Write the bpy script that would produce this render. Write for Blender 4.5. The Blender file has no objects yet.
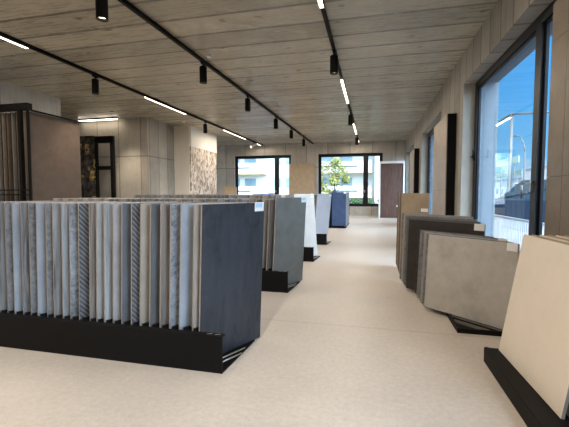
import bpy, bmesh, math, random
from mathutils import Vector, Matrix
R = math.radians
PI = math.pi
C = bpy.context.scene.collection
SC = bpy.context.scene

# ------------------------------------------------------------------ camera, world, sun, exposure
cd = bpy.data.cameras.new('camera')
cd.sensor_width = 36.0
cd.sensor_fit = 'HORIZONTAL'
cd.lens = 36.0 * 365.0 / 569.0
cd.clip_start = 0.05
cd.clip_end = 600
cam = bpy.data.objects.new('camera', cd)
C.objects.link(cam)
cam.location = (0, 0, 1.35)
cam.rotation_euler = (R(90 - 3.2146), 0, R(13.4605))
SC.camera = cam

SC.view_settings.view_transform = 'Standard'
SC.view_settings.look = 'None'
SC.view_settings.gamma = 1
SC.view_settings.use_curve_mapping = False
SC.view_settings.exposure = 0.38
SC.cycles.use_denoising = True
SC.cycles.max_bounces = 8
SC.cycles.diffuse_bounces = 5
SC.cycles.transparent_max_bounces = 12
SC.cycles.sample_clamp_indirect = 6.0

SKY_STRENGTH = 1.0
SUN_STRENGTH = 3.3
SPOT_W = 85.0
LED_EMIT = 5.0
LED_W = 25.0            # radiant watts per metre of linear light
LAMP_COL = (1.0, 0.85, 0.68)

W = bpy.data.worlds.new('sky')
SC.world = W
W.use_nodes = True
nt = W.node_tree
nt.nodes.clear()


def nn(tree, kind, **kw):
    n = tree.nodes.new(kind)
    for k, v in kw.items():
        if k.startswith('i_'):
            n.inputs[k[2:].replace('_', ' ')].default_value = v
        else:
            setattr(n, k, v)
    return n


def ramp(tree, stops, src=None, interp='LINEAR'):
    n = tree.nodes.new('ShaderNodeValToRGB')
    cr = n.color_ramp
    cr.interpolation = interp
    while len(cr.elements) < len(stops):
        cr.elements.new(0.5)
    for e, (p, c) in zip(cr.elements, stops):
        e.position = p
        e.color = (c[0], c[1], c[2], 1) if hasattr(c, '__len__') else (c, c, c, 1)
    if src is not None:
        tree.links.new(src, n.inputs[0])
    return n


def mth(tree, op, a, b=None, clamp=False):
    n = tree.nodes.new('ShaderNodeMath')
    n.operation = op
    n.use_clamp = clamp
    for i, v in enumerate((a, b)):
        if v is None:
            continue
        if hasattr(v, 'is_output'):
            tree.links.new(v, n.inputs[i])
        else:
            n.inputs[i].default_value = v
    return n.outputs[0]


def mixc(tree, fac, a, b, blend='MIX'):
    n = tree.nodes.new('ShaderNodeMix')
    n.data_type = 'RGBA'
    n.blend_type = blend
    for s, v in (('Factor', fac), ('A', a), ('B', b)):
        idx = {'Factor': 0, 'A': 6, 'B': 7}[s]
        if hasattr(v, 'is_output'):
            tree.links.new(v, n.inputs[idx])
        elif idx == 0:
            n.inputs[0].default_value = v
        else:
            n.inputs[idx].default_value = (v[0], v[1], v[2], 1)
    return n.outputs[2]


tc = nn(nt, 'ShaderNodeTexCoord')
sep = nn(nt, 'ShaderNodeSeparateXYZ')
nt.links.new(tc.outputs['Generated'], sep.inputs[0])
grad = ramp(nt, [(0.0, (0.10, 0.11, 0.12)), (0.49, (0.30, 0.33, 0.36)), (0.503, (0.46, 0.70, 0.88)), (0.535, (0.22, 0.56, 0.92)),
                 (0.61, (0.080, 0.43, 0.94)), (0.74, (0.065, 0.36, 0.86)), (0.84, (1.0, 1.5, 2.2)), (1.0, (1.6, 2.1, 2.8))],  # overhead sky, out of view, brightened to add room light
            mth(nt, 'ADD', mth(nt, 'MULTIPLY', sep.outputs[2], 0.5), 0.5))
mp = nn(nt, 'ShaderNodeMapping')
mp.inputs['Scale'].default_value = (2.0, 2.0, 7.0)
nt.links.new(tc.outputs['Generated'], mp.inputs[0])
cl = nn(nt, 'ShaderNodeTexNoise', i_Scale=1.6, i_Detail=6.0, i_Roughness=0.6)
nt.links.new(mp.outputs[0], cl.inputs['Vector'])
clm = ramp(nt, [(0.60, 0.0), (0.82, 0.8)], cl.outputs['Fac'])
low = ramp(nt, [(0.0, 1.0), (0.25, 0.35), (0.6, 0.0)], sep.outputs[2])
fac = mth(nt, 'MULTIPLY', clm.outputs[0], low.outputs[0])
skycol = mixc(nt, fac, grad.outputs[0], (0.95, 0.97, 1.0))
# bank: room light added to the unseen sky behind the viewer's right shoulder
dirn = nn(nt, 'ShaderNodeVectorMath', operation='DOT_PRODUCT')
nt.links.new(tc.outputs['Generated'], dirn.inputs[0])
dirn.inputs[1].default_value = Vector((0.72, -0.60, 0.35)).normalized()
fill_glow = ramp(nt, [(0.45, 0.0), (0.95, 1.0)], dirn.outputs['Value'])
skycol2 = mixc(nt, fill_glow.outputs[0], skycol, (6.0, 7.4, 9.2))
bg = nn(nt, 'ShaderNodeBackground')
bg.inputs['Strength'].default_value = SKY_STRENGTH
nt.links.new(skycol2, bg.inputs['Color'])
wo = nn(nt, 'ShaderNodeOutputWorld')
nt.links.new(bg.outputs[0], wo.inputs['Surface'])

sd = bpy.data.lights.new('sun', 'SUN')
sd.energy = SUN_STRENGTH
sd.angle = R(0.6)
sd.color = (1.0, 0.95, 0.88)
sun = bpy.data.objects.new('sun', sd)
C.objects.link(sun)
sun.location = (-20, -30, 40)
sun.rotation_euler = Vector((0.45, 0.70, -0.72)).to_track_quat('-Z', 'Y').to_euler()


# ------------------------------------------------------------------ materials
def new_mat(name):
    m = bpy.data.materials.new(name)
    m.use_nodes = True
    t = m.node_tree
    b = t.nodes['Principled BSDF']
    return m, t, b


def plain(name, col, rough=0.5, metal=0.0, spec=0.5, var=0.0, scale=8.0, bump=0.0):
    m, t, b = new_mat(name)
    b.inputs['Roughness'].default_value = rough
    b.inputs['Metallic'].default_value = metal
    b.inputs['Specular IOR Level'].default_value = spec
    tcn = nn(t, 'ShaderNodeTexCoord')
    no = nn(t, 'ShaderNodeTexNoise', i_Scale=scale, i_Detail=5.0)
    t.links.new(tcn.outputs['Object'], no.inputs['Vector'])
    v = max(var, 0.02)
    r = ramp(t, [(0.3, tuple(c * (1 - v) for c in col)), (0.7, tuple(min(1, c * (1 + v)) for c in col))], no.outputs['Fac'])
    t.links.new(r.outputs[0], b.inputs['Base Color'])
    if bump:
        bp = nn(t, 'ShaderNodeBump')
        bp.inputs['Strength'].default_value = bump
        bp.inputs['Distance'].default_value = 0.01
        t.links.new(no.outputs['Fac'], bp.inputs['Height'])
        t.links.new(bp.outputs[0], b.inputs['Normal'])
    return m


def emit(name, col, s):
    m, t, b = new_mat(name)
    b.inputs['Base Color'].default_value = (0.9, 0.9, 0.9, 1)
    b.inputs['Emission Color'].default_value = (*col, 1)
    b.inputs['Emission Strength'].default_value = s
    return m


def concrete(name, col, axis, width, along, hline=None, gloss=0.6, tie=True, spec=0.3, shift=0.0, streak=1.0, knot=1.0, kscale=2.6, bump=0.5, line=0.6, kdark=0.35, lw=0.9):
    """board or panel formed concrete; axis = world axis the boards are counted along, along = axis they run along"""
    m, t, b = new_mat(name)
    g = nn(t, 'ShaderNodeNewGeometry')
    s = nn(t, 'ShaderNodeSeparateXYZ')
    t.links.new(g.outputs['Position'], s.inputs[0])
    u = mth(t, 'DIVIDE', mth(t, 'ADD', s.outputs[axis], 50.0 + shift), width)
    fl = mth(t, 'FLOOR', u)
    fr = mth(t, 'FRACT', u)
    wn = nn(t, 'ShaderNodeTexWhiteNoise', noise_dimensions='1D')
    t.links.new(fl, wn.inputs['W'])
    # line mask
    edge = mth(t, 'MINIMUM', fr, mth(t, 'SUBTRACT', 1.0, fr))
    lm = ramp(t, [(0.0, 1.0), (0.014 * lw / width, 0.8), (0.03 * lw / width, 0.0)], edge)
    # stretched grain
    mp = nn(t, 'ShaderNodeMapping')
    sc = [3.0, 3.0, 3.0]
    sc[axis] = 9.0
    sc[along] = 0.7
    mp.inputs['Scale'].default_value = sc
    t.links.new(g.outputs['Position'], mp.inputs[0])
    gr = nn(t, 'ShaderNodeTexNoise', i_Scale=1.6, i_Detail=8.0, i_Roughness=0.65)
    t.links.new(mp.outputs[0], gr.inputs['Vector'])
    bl = nn(t, 'ShaderNodeTexNoise', i_Scale=0.9, i_Detail=6.0, i_Roughness=0.6)
    t.links.new(g.outputs['Position'], bl.inputs['Vector'])
    # knots / blowholes
    vo = nn(t, 'ShaderNodeTexVoronoi', i_Scale=kscale, voronoi_dimensions='2D')
    cb = nn(t, 'ShaderNodeCombineXYZ')
    t.links.new(s.outputs[axis], cb.inputs[0])
    t.links.new(mth(t, 'MULTIPLY', s.outputs[along], 0.6), cb.inputs[1])
    wp = nn(t, 'ShaderNodeTexNoise', i_Scale=5.0, i_Detail=3.0)
    t.links.new(g.outputs['Position'], wp.inputs['Vector'])
    wa = nn(t, 'ShaderNodeVectorMath', operation='SCALE')
    t.links.new(wp.outputs['Color'], wa.inputs[0])
    wa.inputs['Scale'].default_value = 0.22
    wb = nn(t, 'ShaderNodeVectorMath', operation='ADD')
    t.links.new(cb.outputs[0], wb.inputs[0])
    t.links.new(wa.outputs[0], wb.inputs[1])
    t.links.new(wb.outputs[0], vo.inputs['Vector'])
    vs = nn(t, 'ShaderNodeSeparateColor')
    t.links.new(vo.outputs['Color'], vs.inputs[0])
    gate = mth(t, 'GREATER_THAN', vs.outputs[0], 0.35)
    kn = ramp(t, [(0.0, 1.0), (0.045 * knot, 0.7), (0.075 * knot, 0.0)], vo.outputs['Distance'])
    val = mth(t, 'ADD', mth(t, 'MULTIPLY', gr.outputs['Fac'], 0.55 * streak), mth(t, 'MULTIPLY', bl.outputs['Fac'], 0.6))
    val = mth(t, 'ADD', val, mth(t, 'MULTIPLY', wn.outputs['Value'], 0.22))
    r = ramp(t, [(0.35, tuple(c * 0.55 for c in col)), (0.72, col), (1.0, tuple(min(1, c * 1.25) for c in col))], val)
    c = mixc(t, mth(t, 'MULTIPLY', lm.outputs[0], line), r.outputs[0], tuple(x * 0.15 for x in col))
    if tie:
        c = mixc(t, mth(t, 'MULTIPLY', mth(t, 'MULTIPLY', kn.outputs[0], gate), kdark), c, tuple(x * 0.12 for x in col))
    if hline is not None:
        d = mth(t, 'ABSOLUTE', mth(t, 'SUBTRACT', s.outputs[2], hline))
        hm = ramp(t, [(0.0, 1.0), (0.014, 0.8), (0.03, 0.0)], d)
        c = mixc(t, mth(t, 'MULTIPLY', hm.outputs[0], line), c, tuple(x * 0.15 for x in col))
    t.links.new(c, b.inputs['Base Color'])
    if isinstance(gloss, tuple):
        gn = nn(t, 'ShaderNodeTexNoise', i_Scale=3.2, i_Detail=5.0, i_Roughness=0.7)
        t.links.new(mp.outputs[0], gn.inputs['Vector'])
        gr2 = ramp(t, [(0.50, gloss[1]), (0.56, gloss[0])], gn.outputs['Fac'])
        t.links.new(gr2.outputs[0], b.inputs['Roughness'])
    else:
        b.inputs['Roughness'].default_value = gloss
    b.inputs['Specular IOR Level'].default_value = spec
    h = mth(t, 'SUBTRACT', mth(t, 'ADD', mth(t, 'MULTIPLY', gr.outputs['Fac'], 0.5), mth(t, 'MULTIPLY', wn.outputs['Value'], 0.5)), lm.outputs[0])
    bp = nn(t, 'ShaderNodeBump')
    bp.inputs['Strength'].default_value = bump
    bp.inputs['Distance'].default_value = 0.012
    t.links.new(h, bp.inputs['Height'])
    t.links.new(bp.outputs[0], b.inputs['Normal'])
    return m


def floor_mat():
    m, t, b = new_mat('polished_screed')
    g = nn(t, 'ShaderNodeNewGeometry')
    s = nn(t, 'ShaderNodeSeparateXYZ')
    t.links.new(g.outputs['Position'], s.inputs[0])
    n1 = nn(t, 'ShaderNodeTexNoise', i_Scale=0.9, i_Detail=7.0, i_Roughness=0.6)
    n2 = nn(t, 'ShaderNodeTexNoise', i_Scale=26.0, i_Detail=5.0, i_Roughness=0.8)
    n3 = nn(t, 'ShaderNodeTexVoronoi', i_Scale=34.0)
    for n in (n1, n2, n3):
        t.links.new(g.outputs['Position'], n.inputs['Vector'])
    v = mth(t, 'ADD', mth(t, 'MULTIPLY', n1.outputs['Fac'], 0.45), mth(t, 'MULTIPLY', n2.outputs['Fac'], 0.55))
    r = ramp(t, [(0.30, (0.35, 0.322, 0.295)), (0.5, (0.465, 0.427, 0.387)), (0.70, (0.57, 0.527, 0.48))], v)
    sp = ramp(t, [(0.0, 1.0), (0.10, 0.6), (0.2, 0.0)], n3.outputs['Distance'])
    c = mixc(t, mth(t, 'MULTIPLY', sp.outputs[0], 0.45), r.outputs[0], (0.33, 0.29, 0.25))
    fy = mth(t, 'FRACT', mth(t, 'DIVIDE', mth(t, 'ADD', s.outputs[1], 50.0 + 1.31 + mathoff), 5.0))
    e = mth(t, 'MINIMUM', fy, mth(t, 'SUBTRACT', 1.0, fy))
    lm = ramp(t, [(0.0, 1.0), (0.0009, 0.8), (0.0018, 0.0)], e)
    c = mixc(t, mth(t, 'MULTIPLY', lm.outputs[0], 0.45), c, (0.25, 0.22, 0.19))
    t.links.new(c, b.inputs['Base Color'])
    rr = ramp(t, [(0.3, 0.36), (0.7, 0.52)], n1.outputs['Fac'])
    t.links.new(rr.outputs[0], b.inputs['Roughness'])
    b.inputs['Specular IOR Level'].default_value = 0.4
    bp = nn(t, 'ShaderNodeBump')
    bp.inputs['Strength'].default_value = 0.15
    bp.inputs['Distance'].default_value = 0.004
    t.links.new(n2.outputs['Fac'], bp.inputs['Height'])
    t.links.new(bp.outputs[0], b.inputs['Normal'])
    return m


mathoff = 0.0


def tile_mat(name, col, pat='stone', rough=0.45, amt=0.16):
    if pat in ('wood', 'speckle'):
        amt = min(0.6, amt * 1.5)
    m, t, b = new_mat(name)
    tcn = nn(t, 'ShaderNodeTexCoord')
    oi = nn(t, 'ShaderNodeObjectInfo')
    add = nn(t, 'ShaderNodeVectorMath', operation='ADD')
    t.links.new(tcn.outputs['Object'], add.inputs[0])
    mul = nn(t, 'ShaderNodeVectorMath', operation='SCALE')
    mul.inputs[0].default_value = (7.3, 3.1, 5.7)
    t.links.new(oi.outputs['Random'], mul.inputs['Scale'])
    t.links.new(mul.outputs[0], add.inputs[1])
    P = add.outputs[0]
    dk = tuple(c * (1 - amt * 1.5) for c in col)
    lt = tuple(min(1, c * (1 + amt * 1.3)) for c in col)
    if pat == 'wood':
        mp = nn(t, 'ShaderNodeMapping')
        mp.inputs['Scale'].default_value = (14, 14, 0.8)
        t.links.new(P, mp.inputs[0])
        n = nn(t, 'ShaderNodeTexNoise', i_Scale=2.2, i_Detail=8.0, i_Roughness=0.65, i_Distortion=0.6)
        t.links.new(mp.outputs[0], n.inputs['Vector'])
        f = n.outputs['Fac']
    elif pat == 'chevron':
        s = nn(t, 'ShaderNodeSeparateXYZ')
        t.links.new(tcn.outputs['Object'], s.inputs[0])
        tri = mth(t, 'PINGPONG', s.outputs[0], 0.14)
        w = mth(t, 'FRACT', mth(t, 'MULTIPLY', mth(t, 'ADD', s.outputs[2], mth(t, 'MULTIPLY', tri, 1.1)), 24.0))
        n = nn(t, 'ShaderNodeTexNoise', i_Scale=9.0, i_Detail=5.0)
        t.links.new(P, n.inputs['Vector'])
        band = ramp(t, [(0.0, 0.85), (0.14, 0.3), (0.6, 0.35), (0.8, 0.6), (1.0, 0.8)], w)
        f = mth(t, 'ADD', mth(t, 'MULTIPLY', band.outputs[0], 0.75), mth(t, 'MULTIPLY', n.outputs['Fac'], 0.3))
    elif pat == 'speckle':
        n = nn(t, 'ShaderNodeTexNoise', i_Scale=24.0, i_Detail=6.0, i_Roughness=0.75)
        t.links.new(P, n.inputs['Vector'])
        n2 = nn(t, 'ShaderNodeTexNoise', i_Scale=3.0, i_Detail=4.0)
        t.links.new(P, n2.inputs['Vector'])
        f = mth(t, 'ADD', mth(t, 'MULTIPLY', n.outputs['Fac'], 0.6), mth(t, 'MULTIPLY', n2.outputs['Fac'], 0.4))
    elif pat == 'slate':
        n = nn(t, 'ShaderNodeTexNoise', i_Scale=2.6, i_Detail=11.0, i_Roughness=0.72, i_Distortion=1.2)
        mp = nn(t, 'ShaderNodeMapping')
        mp.inputs['Rotation'].default_value = (0, R(28), 0)
        mp.inputs['Scale'].default_value = (2.4, 1.0, 0.8)
        t.links.new(P, mp.inputs[0])
        t.links.new(mp.outputs[0], n.inputs['Vector'])
        rn = nn(t, 'ShaderNodeTexNoise', i_Scale=1.1, i_Detail=4.0, i_Roughness=0.5, i_Distortion=0.8)
        t.links.new(mp.outputs[0], rn.inputs['Vector'])
        rd = ramp(t, [(0.0, 0.0), (0.012, 0.4), (0.05, 1.0)], mth(t, 'ABSOLUTE', mth(t, 'SUBTRACT', rn.outputs['Fac'], 0.5)))
        f = mth(t, 'ADD', mth(t, 'MULTIPLY', n.outputs['Fac'], 0.75), mth(t, 'MULTIPLY', rd.outputs[0], 0.14))
    else:
        n = nn(t, 'ShaderNodeTexNoise', i_Scale=4.5, i_Detail=9.0, i_Roughness=0.66)
        t.links.new(P, n.inputs['Vector'])
        f = n.outputs['Fac']
    r = ramp(t, [(0.32, dk), (0.5, col), (0.7, lt)], f)
    t.links.new(r.outputs[0], b.inputs['Base Color'])
    b.inputs['Roughness'].default_value = rough
    b.inputs['Specular IOR Level'].default_value = 0.4
    bp = nn(t, 'ShaderNodeBump')
    bp.inputs['Strength'].default_value = 0.8 if pat in ('slate', 'chevron') else 0.12
    bp.inputs['Distance'].default_value = 0.006
    t.links.new(f, bp.inputs['Height'])
    t.links.new(bp.outputs[0], b.inputs['Normal'])
    return m


def glass_mat():
    m = bpy.data.materials.new('window_glass')
    m.use_nodes = True
    t = m.node_tree
    t.nodes.clear()
    tr = nn(t, 'ShaderNodeBsdfTransparent')
    tr.inputs[0].default_value = (0.93, 0.97, 0.98, 1)
    gl = nn(t, 'ShaderNodeBsdfGlossy')
    gl.inputs['Roughness'].default_value = 0.02
    lw = nn(t, 'ShaderNodeLayerWeight')
    lw.inputs['Blend'].default_value = 0.5
    fac = mth(t, 'ADD', mth(t, 'MULTIPLY', mth(t, 'POWER', lw.outputs['Facing'], 4.0), 0.55), 0.03)
    mx = nn(t, 'ShaderNodeMixShader')
    t.links.new(fac, mx.inputs[0])
    t.links.new(tr.outputs[0], mx.inputs[1])
    t.links.new(gl.outputs[0], mx.inputs[2])
    o = nn(t, 'ShaderNodeOutputMaterial')
    t.links.new(mx.outputs[0], o.inputs['Surface'])
    return m


def marble_mat():
    m, t, b = new_mat('black_gold_marble')
    tcn = nn(t, 'ShaderNodeTexCoord')
    n0 = nn(t, 'ShaderNodeTexNoise', i_Scale=1.6, i_Detail=6.0, i_Distortion=1.5)
    t.links.new(tcn.outputs['Object'], n0.inputs['Vector'])
    d = mth(t, 'ABSOLUTE', mth(t, 'SUBTRACT', n0.outputs['Fac'], 0.52))
    v = ramp(t, [(0.0, 1.0), (0.02, 0.7), (0.045, 0.0)], d)
    n1 = nn(t, 'ShaderNodeTexNoise', i_Scale=1.1, i_Detail=3.0)
    t.links.new(tcn.outputs['Object'], n1.inputs['Vector'])
    k = ramp(t, [(0.53, 0.0), (0.60, 1.0)], n1.outputs['Fac'])
    n2 = nn(t, 'ShaderNodeTexNoise', i_Scale=5.0, i_Detail=8.0)
    t.links.new(tcn.outputs['Object'], n2.inputs['Vector'])
    base = ramp(t, [(0.35, (0.025, 0.022, 0.02)), (0.7, (0.13, 0.115, 0.1))], n2.outputs['Fac'])
    c = mixc(t, mth(t, 'MULTIPLY', v.outputs[0], k.outputs[0]), base.outputs[0], (0.85, 0.55, 0.13))
    t.links.new(c, b.inputs['Base Color'])
    b.inputs['Roughness'].default_value = 0.2
    return m


def mosaic_mat():
    m, t, b = new_mat('stone_mosaic')
    tcn = nn(t, 'ShaderNodeTexCoord')
    mp = nn(t, 'ShaderNodeMapping')
    mp.inputs['Scale'].default_value = (1.0, 1.0, 0.6)
    t.links.new(tcn.outputs['Object'], mp.inputs[0])
    vo = nn(t, 'ShaderNodeTexVoronoi', i_Scale=11.0)
    t.links.new(mp.outputs[0], vo.inputs['Vector'])
    s = nn(t, 'ShaderNodeSeparateColor')
    t.links.new(vo.outputs['Color'], s.inputs[0])
    r = ramp(t, [(0.0, (0.20, 0.17, 0.15)), (0.3, (0.42, 0.33, 0.26)), (0.6, (0.62, 0.55, 0.48)), (1.0, (0.80, 0.77, 0.72))], s.outputs[0])
    t.links.new(r.outputs[0], b.inputs['Base Color'])
    b.inputs['Roughness'].default_value = 0.7
    bp = nn(t, 'ShaderNodeBump')
    bp.inputs['Strength'].default_value = 0.7
    bp.inputs['Distance'].default_value = 0.02
    t.links.new(s.outputs[1], bp.inputs['Height'])
    t.links.new(bp.outputs[0], b.inputs['Normal'])
    return m


M = {}
M['ceiling'] = concrete('ceiling_concrete', (0.52, 0.48, 0.385), 1, 0.62, 0, gloss=(0.17, 0.5), spec=0.75, shift=0.2, knot=1.05, streak=0.5, kscale=1.5, bump=0.10, line=0.8, lw=1.5, kdark=0.7)
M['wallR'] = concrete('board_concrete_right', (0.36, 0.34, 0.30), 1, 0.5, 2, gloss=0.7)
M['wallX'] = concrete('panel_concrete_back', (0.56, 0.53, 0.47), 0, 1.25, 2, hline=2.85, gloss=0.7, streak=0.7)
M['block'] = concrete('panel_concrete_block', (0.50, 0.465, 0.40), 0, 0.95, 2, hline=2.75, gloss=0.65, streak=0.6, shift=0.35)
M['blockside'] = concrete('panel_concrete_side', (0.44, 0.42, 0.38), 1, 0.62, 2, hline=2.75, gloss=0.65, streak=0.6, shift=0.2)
M['wallL'] = concrete('plain_concrete_left', (0.70, 0.71, 0.70), 1, 2.5, 2, gloss=0.7, tie=False, streak=0.6)
M['floor'] = floor_mat()
M['black'] = plain('black_powder_coat', (0.0055, 0.005, 0.005), 0.6, spec=0.15)
M['blackframe'] = plain('anthracite_window_frame', (0.010, 0.012, 0.017), 0.4, spec=0.3)
M['steel'] = plain('brushed_steel', (0.55, 0.55, 0.54), 0.3, metal=1.0)
M['rod'] = plain('grey_steel_rod', (0.35, 0.33, 0.31), 0.4, metal=0.6)
M['led'] = emit('led_diffuser', (1.0, 0.88, 0.70), LED_EMIT)
M['lens'] = emit('lamp_lens', (1.0, 0.80, 0.55), 5.0)
M['white'] = plain('white_paint', (0.78, 0.77, 0.74), 0.6)
M['whitelac'] = plain('white_lacquer', (0.80, 0.80, 0.80), 0.4)
M['plaster'] = plain('cream_plaster', (0.66, 0.62, 0.55), 0.8)
M['reveal'] = plain('outer_reveal_render', (0.20, 0.25, 0.30), 0.7, var=0.05)  # blue of the skylight is partly put into this colour
M['edge'] = plain('porcelain_edge', (0.34, 0.33, 0.325), 0.6, var=0.1)
M['edgegrey'] = plain('grey_porcelain_edge', (0.30, 0.28, 0.27), 0.55, var=0.1)
M['edgedark'] = plain('dark_porcelain_edge', (0.13, 0.12, 0.115), 0.55, var=0.1)
M['edgelight'] = plain('light_porcelain_edge', (0.60, 0.58, 0.55), 0.55, var=0.08)
M['tag'] = plain('white_price_card', (0.85, 0.86, 0.88), 0.4)
M['tagblue'] = plain('pale_blue_print', (0.45, 0.68, 0.85), 0.4)
M['tagdark'] = plain('dark_print', (0.05, 0.05, 0.055), 0.4)
M['glass'] = glass_mat()
M['marble'] = marble_mat()
M['mosaic'] = mosaic_mat()
M['taupe'] = tile_mat('taupe_board', (0.102, 0.073, 0.055), 'stone', 0.5, 0.14)
M['pierTile'] = tile_mat('brown_beige_tile', (0.33, 0.26, 0.195), 'stone', 0.42, 0.10)
M['umber'] = tile_mat('dark_board_shaded_pier_tile', (0.185, 0.15, 0.115), 'stone', 0.42, 0.12)  # pier tile with shade put into its colour; also the dark rack boards
M['tan'] = tile_mat('tan_tile', (0.50, 0.39, 0.26), 'stone', 0.5, 0.08)
M['rustic'] = tile_mat('dark_brown_tile', (0.105, 0.06, 0.048), 'wood', 0.5, 0.25)


# ------------------------------------------------------------------ mesh helpers
class MB:
    def __init__(self):
        self.bm = bmesh.new()

    def box(self, x0, x1, y0, y1, z0, z1, mi=0):
        vs = [self.bm.verts.new(p) for p in ((x0, y0, z0), (x1, y0, z0), (x1, y1, z0), (x0, y1, z0), (x0, y0, z1), (x1, y0, z1), (x1, y1, z1), (x0, y1, z1))]
        for f in ((3, 2, 1, 0), (4, 5, 6, 7), (0, 1, 5, 4), (1, 2, 6, 5), (2, 3, 7, 6), (3, 0, 4, 7)):
            self.bm.faces.new([vs[i] for i in f]).material_index = mi
        return self

    def prism(self, pts, z0, z1, mi=0):
        lo = [self.bm.verts.new((p[0], p[1], z0)) for p in pts]
        hi = [self.bm.verts.new((p[0], p[1], z1)) for p in pts]
        n = len(pts)
        self.bm.faces.new(lo[::-1]).material_index = mi
        self.bm.faces.new(hi).material_index = mi
        for i in range(n):
            self.bm.faces.new((lo[i], lo[(i + 1) % n], hi[(i + 1) % n], hi[i])).material_index = mi
        return self

    def extr(self, prof, axis, a0, a1, mi=0):
        """profile in the two other axes extruded along axis 'X' or 'Y' """
        def P(p, a):
            return (a, p[0], p[1]) if axis == 'X' else (p[0], a, p[1])
        lo = [self.bm.verts.new(P(p, a0)) for p in prof]
        hi = [self.bm.verts.new(P(p, a1)) for p in prof]
        n = len(prof)
        self.bm.faces.new(lo).material_index = mi
        self.bm.faces.new(hi[::-1]).material_index = mi
        for i in range(n):
            self.bm.faces.new((lo[i], hi[i], hi[(i + 1) % n], lo[(i + 1) % n])).material_index = mi
        return self

    def tube(self, p0, p1, r0, r1=None, n=12, mi=0):
        r1 = r0 if r1 is None else r1
        p0, p1 = Vector(p0), Vector(p1)
        d = (p1 - p0).normalized()
        a = d.orthogonal().normalized()
        b = d.cross(a)
        A = [self.bm.verts.new(p0 + r0 * (a * math.cos(2 * PI * i / n) + b * math.sin(2 * PI * i / n))) for i in range(n)]
        B = [self.bm.verts.new(p1 + r1 * (a * math.cos(2 * PI * i / n) + b * math.sin(2 * PI * i / n))) for i in range(n)]
        self.bm.faces.new(A[::-1]).material_index = mi
        self.bm.faces.new(B).material_index = mi
        for i in range(n):
            f = self.bm.faces.new((A[i], A[(i + 1) % n], B[(i + 1) % n], B[i]))
            f.material_index = mi
            f.smooth = True
        return self

    def lathe(self, prof, n=20, mi=0):
        rings = []
        for r, z in prof:
            rings.append([self.bm.verts.new((r * math.cos(2 * PI * i / n), r * math.sin(2 * PI * i / n), z)) for i in range(n)])
        for a, b in zip(rings, rings[1:]):
            for i in range(n):
                f = self.bm.faces.new((a[i], a[(i + 1) % n], b[(i + 1) % n], b[i]))
                f.material_index = mi
        self.bm.faces.new(rings[0][::-1]).material_index = mi
        self.bm.faces.new(rings[-1]).material_index = mi
        return self

    def build(self, name, mats, parent=None, loc=(0, 0, 0), rot=(0, 0, 0), bevel=0.0):
        bmesh.ops.recalc_face_normals(self.bm, faces=self.bm.faces)
        if bevel:
            bmesh.ops.bevel(self.bm, geom=list(self.bm.edges), offset=bevel, segments=1, affect='EDGES', profile=0.5)
        me = bpy.data.meshes.new(name)
        self.bm.to_mesh(me)
        self.bm.free()
        for m in (mats if isinstance(mats, (list, tuple)) else [mats]):
            me.materials.append(m)
        o = bpy.data.objects.new(name, me)
        C.objects.link(o)
        o.location = loc
        o.rotation_euler = rot
        if parent is not None:
            o.parent = parent
        return o


def tag(o, label=None, cat=None, group=None, kind=None):
    if cat and not kind:
        kind = 'thing'
    if label:
        o['label'] = label
    if cat:
        o['category'] = cat
    if group:
        o['group'] = group
    if kind:
        o['kind'] = kind
    return o


def thing(name, loc, label, cat, group=None, rz=0.0):
    o = bpy.data.objects.new(name, None)
    C.objects.link(o)
    o.empty_display_size = 0.1
    o.location = loc
    o.rotation_euler = (0, 0, rz)
    return tag(o, label, cat, group)


def struct(o):
    o['kind'] = 'structure'
    return o


def copy_tree(o, parent=None):
    c = o.copy()
    C.objects.link(c)
    if parent is not None:
        c.parent = parent
    for ch in list(o.children):
        copy_tree(ch, c)
    return c


ORD = ['first', 'second', 'third', 'fourth', 'fifth', 'sixth', 'seventh', 'eighth', 'ninth', 'tenth', 'eleventh', 'twelfth', 'thirteenth',
       'fourteenth', 'fifteenth', 'sixteenth', 'seventeenth', 'eighteenth', 'nineteenth', 'twentieth']
ORD += ['twenty-' + o for o in ORD[:9]] + ['thirtieth'] + ['thirty-' + o for o in ORD[:9]] + ['fortieth'] + ['forty-' + o for o in ORD[:9]]

# ------------------------------------------------------------------ room shell
H = 4.2
XR, XRo = 1.78, 2.42
YB, YBo = 21.1, 21.7
YS = -5.0
SILL, SILLR, HEAD, HEADR = 0.58, 0.16, 3.60, 3.56

struct(MB().box(-13.6, XRo, YS - 0.3, YBo, -0.25, 0.0).build('floor', M['floor']))
struct(MB().box(-13.6, XRo, YS - 0.3, YBo, H, H + 0.35).build('ceiling', M['ceiling']))
# right wall: piers, parapets and lintels between four windows
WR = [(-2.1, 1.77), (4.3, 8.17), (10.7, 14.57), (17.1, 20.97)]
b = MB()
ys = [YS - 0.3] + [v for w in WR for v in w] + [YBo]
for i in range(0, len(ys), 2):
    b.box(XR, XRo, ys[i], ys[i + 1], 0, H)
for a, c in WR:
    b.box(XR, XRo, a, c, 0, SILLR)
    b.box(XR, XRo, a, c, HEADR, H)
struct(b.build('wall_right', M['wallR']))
# back wall
WB = [(-8.22, -4.66), (-3.06, 0.56)]
b = MB()
xs = [-13.6] + [v for w in WB for v in w] + [XR]
for i in range(0, len(xs), 2):
    b.box(xs[i], xs[i + 1], YB, YBo, 0, H)
for a, c in WB:
    b.box(a, c, YB, YBo, 0, SILL)
    b.box(a, c, YB, YBo, HEAD, H)
struct(b.build('wall_back', M['wallX']))
struct(MB().box(-13.6, XR, YS - 0.3, YS, 0, H).build('wall_front', M['wallX']))
struct(MB().box(-13.6, -9.25, YS, 9.38, 0, H).build('wall_left', M['wallL']))
struct(MB().box(-13.6, -13.3, 9.38, 12.3, 0, H).build('wall_recess', M['wallL']))
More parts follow.
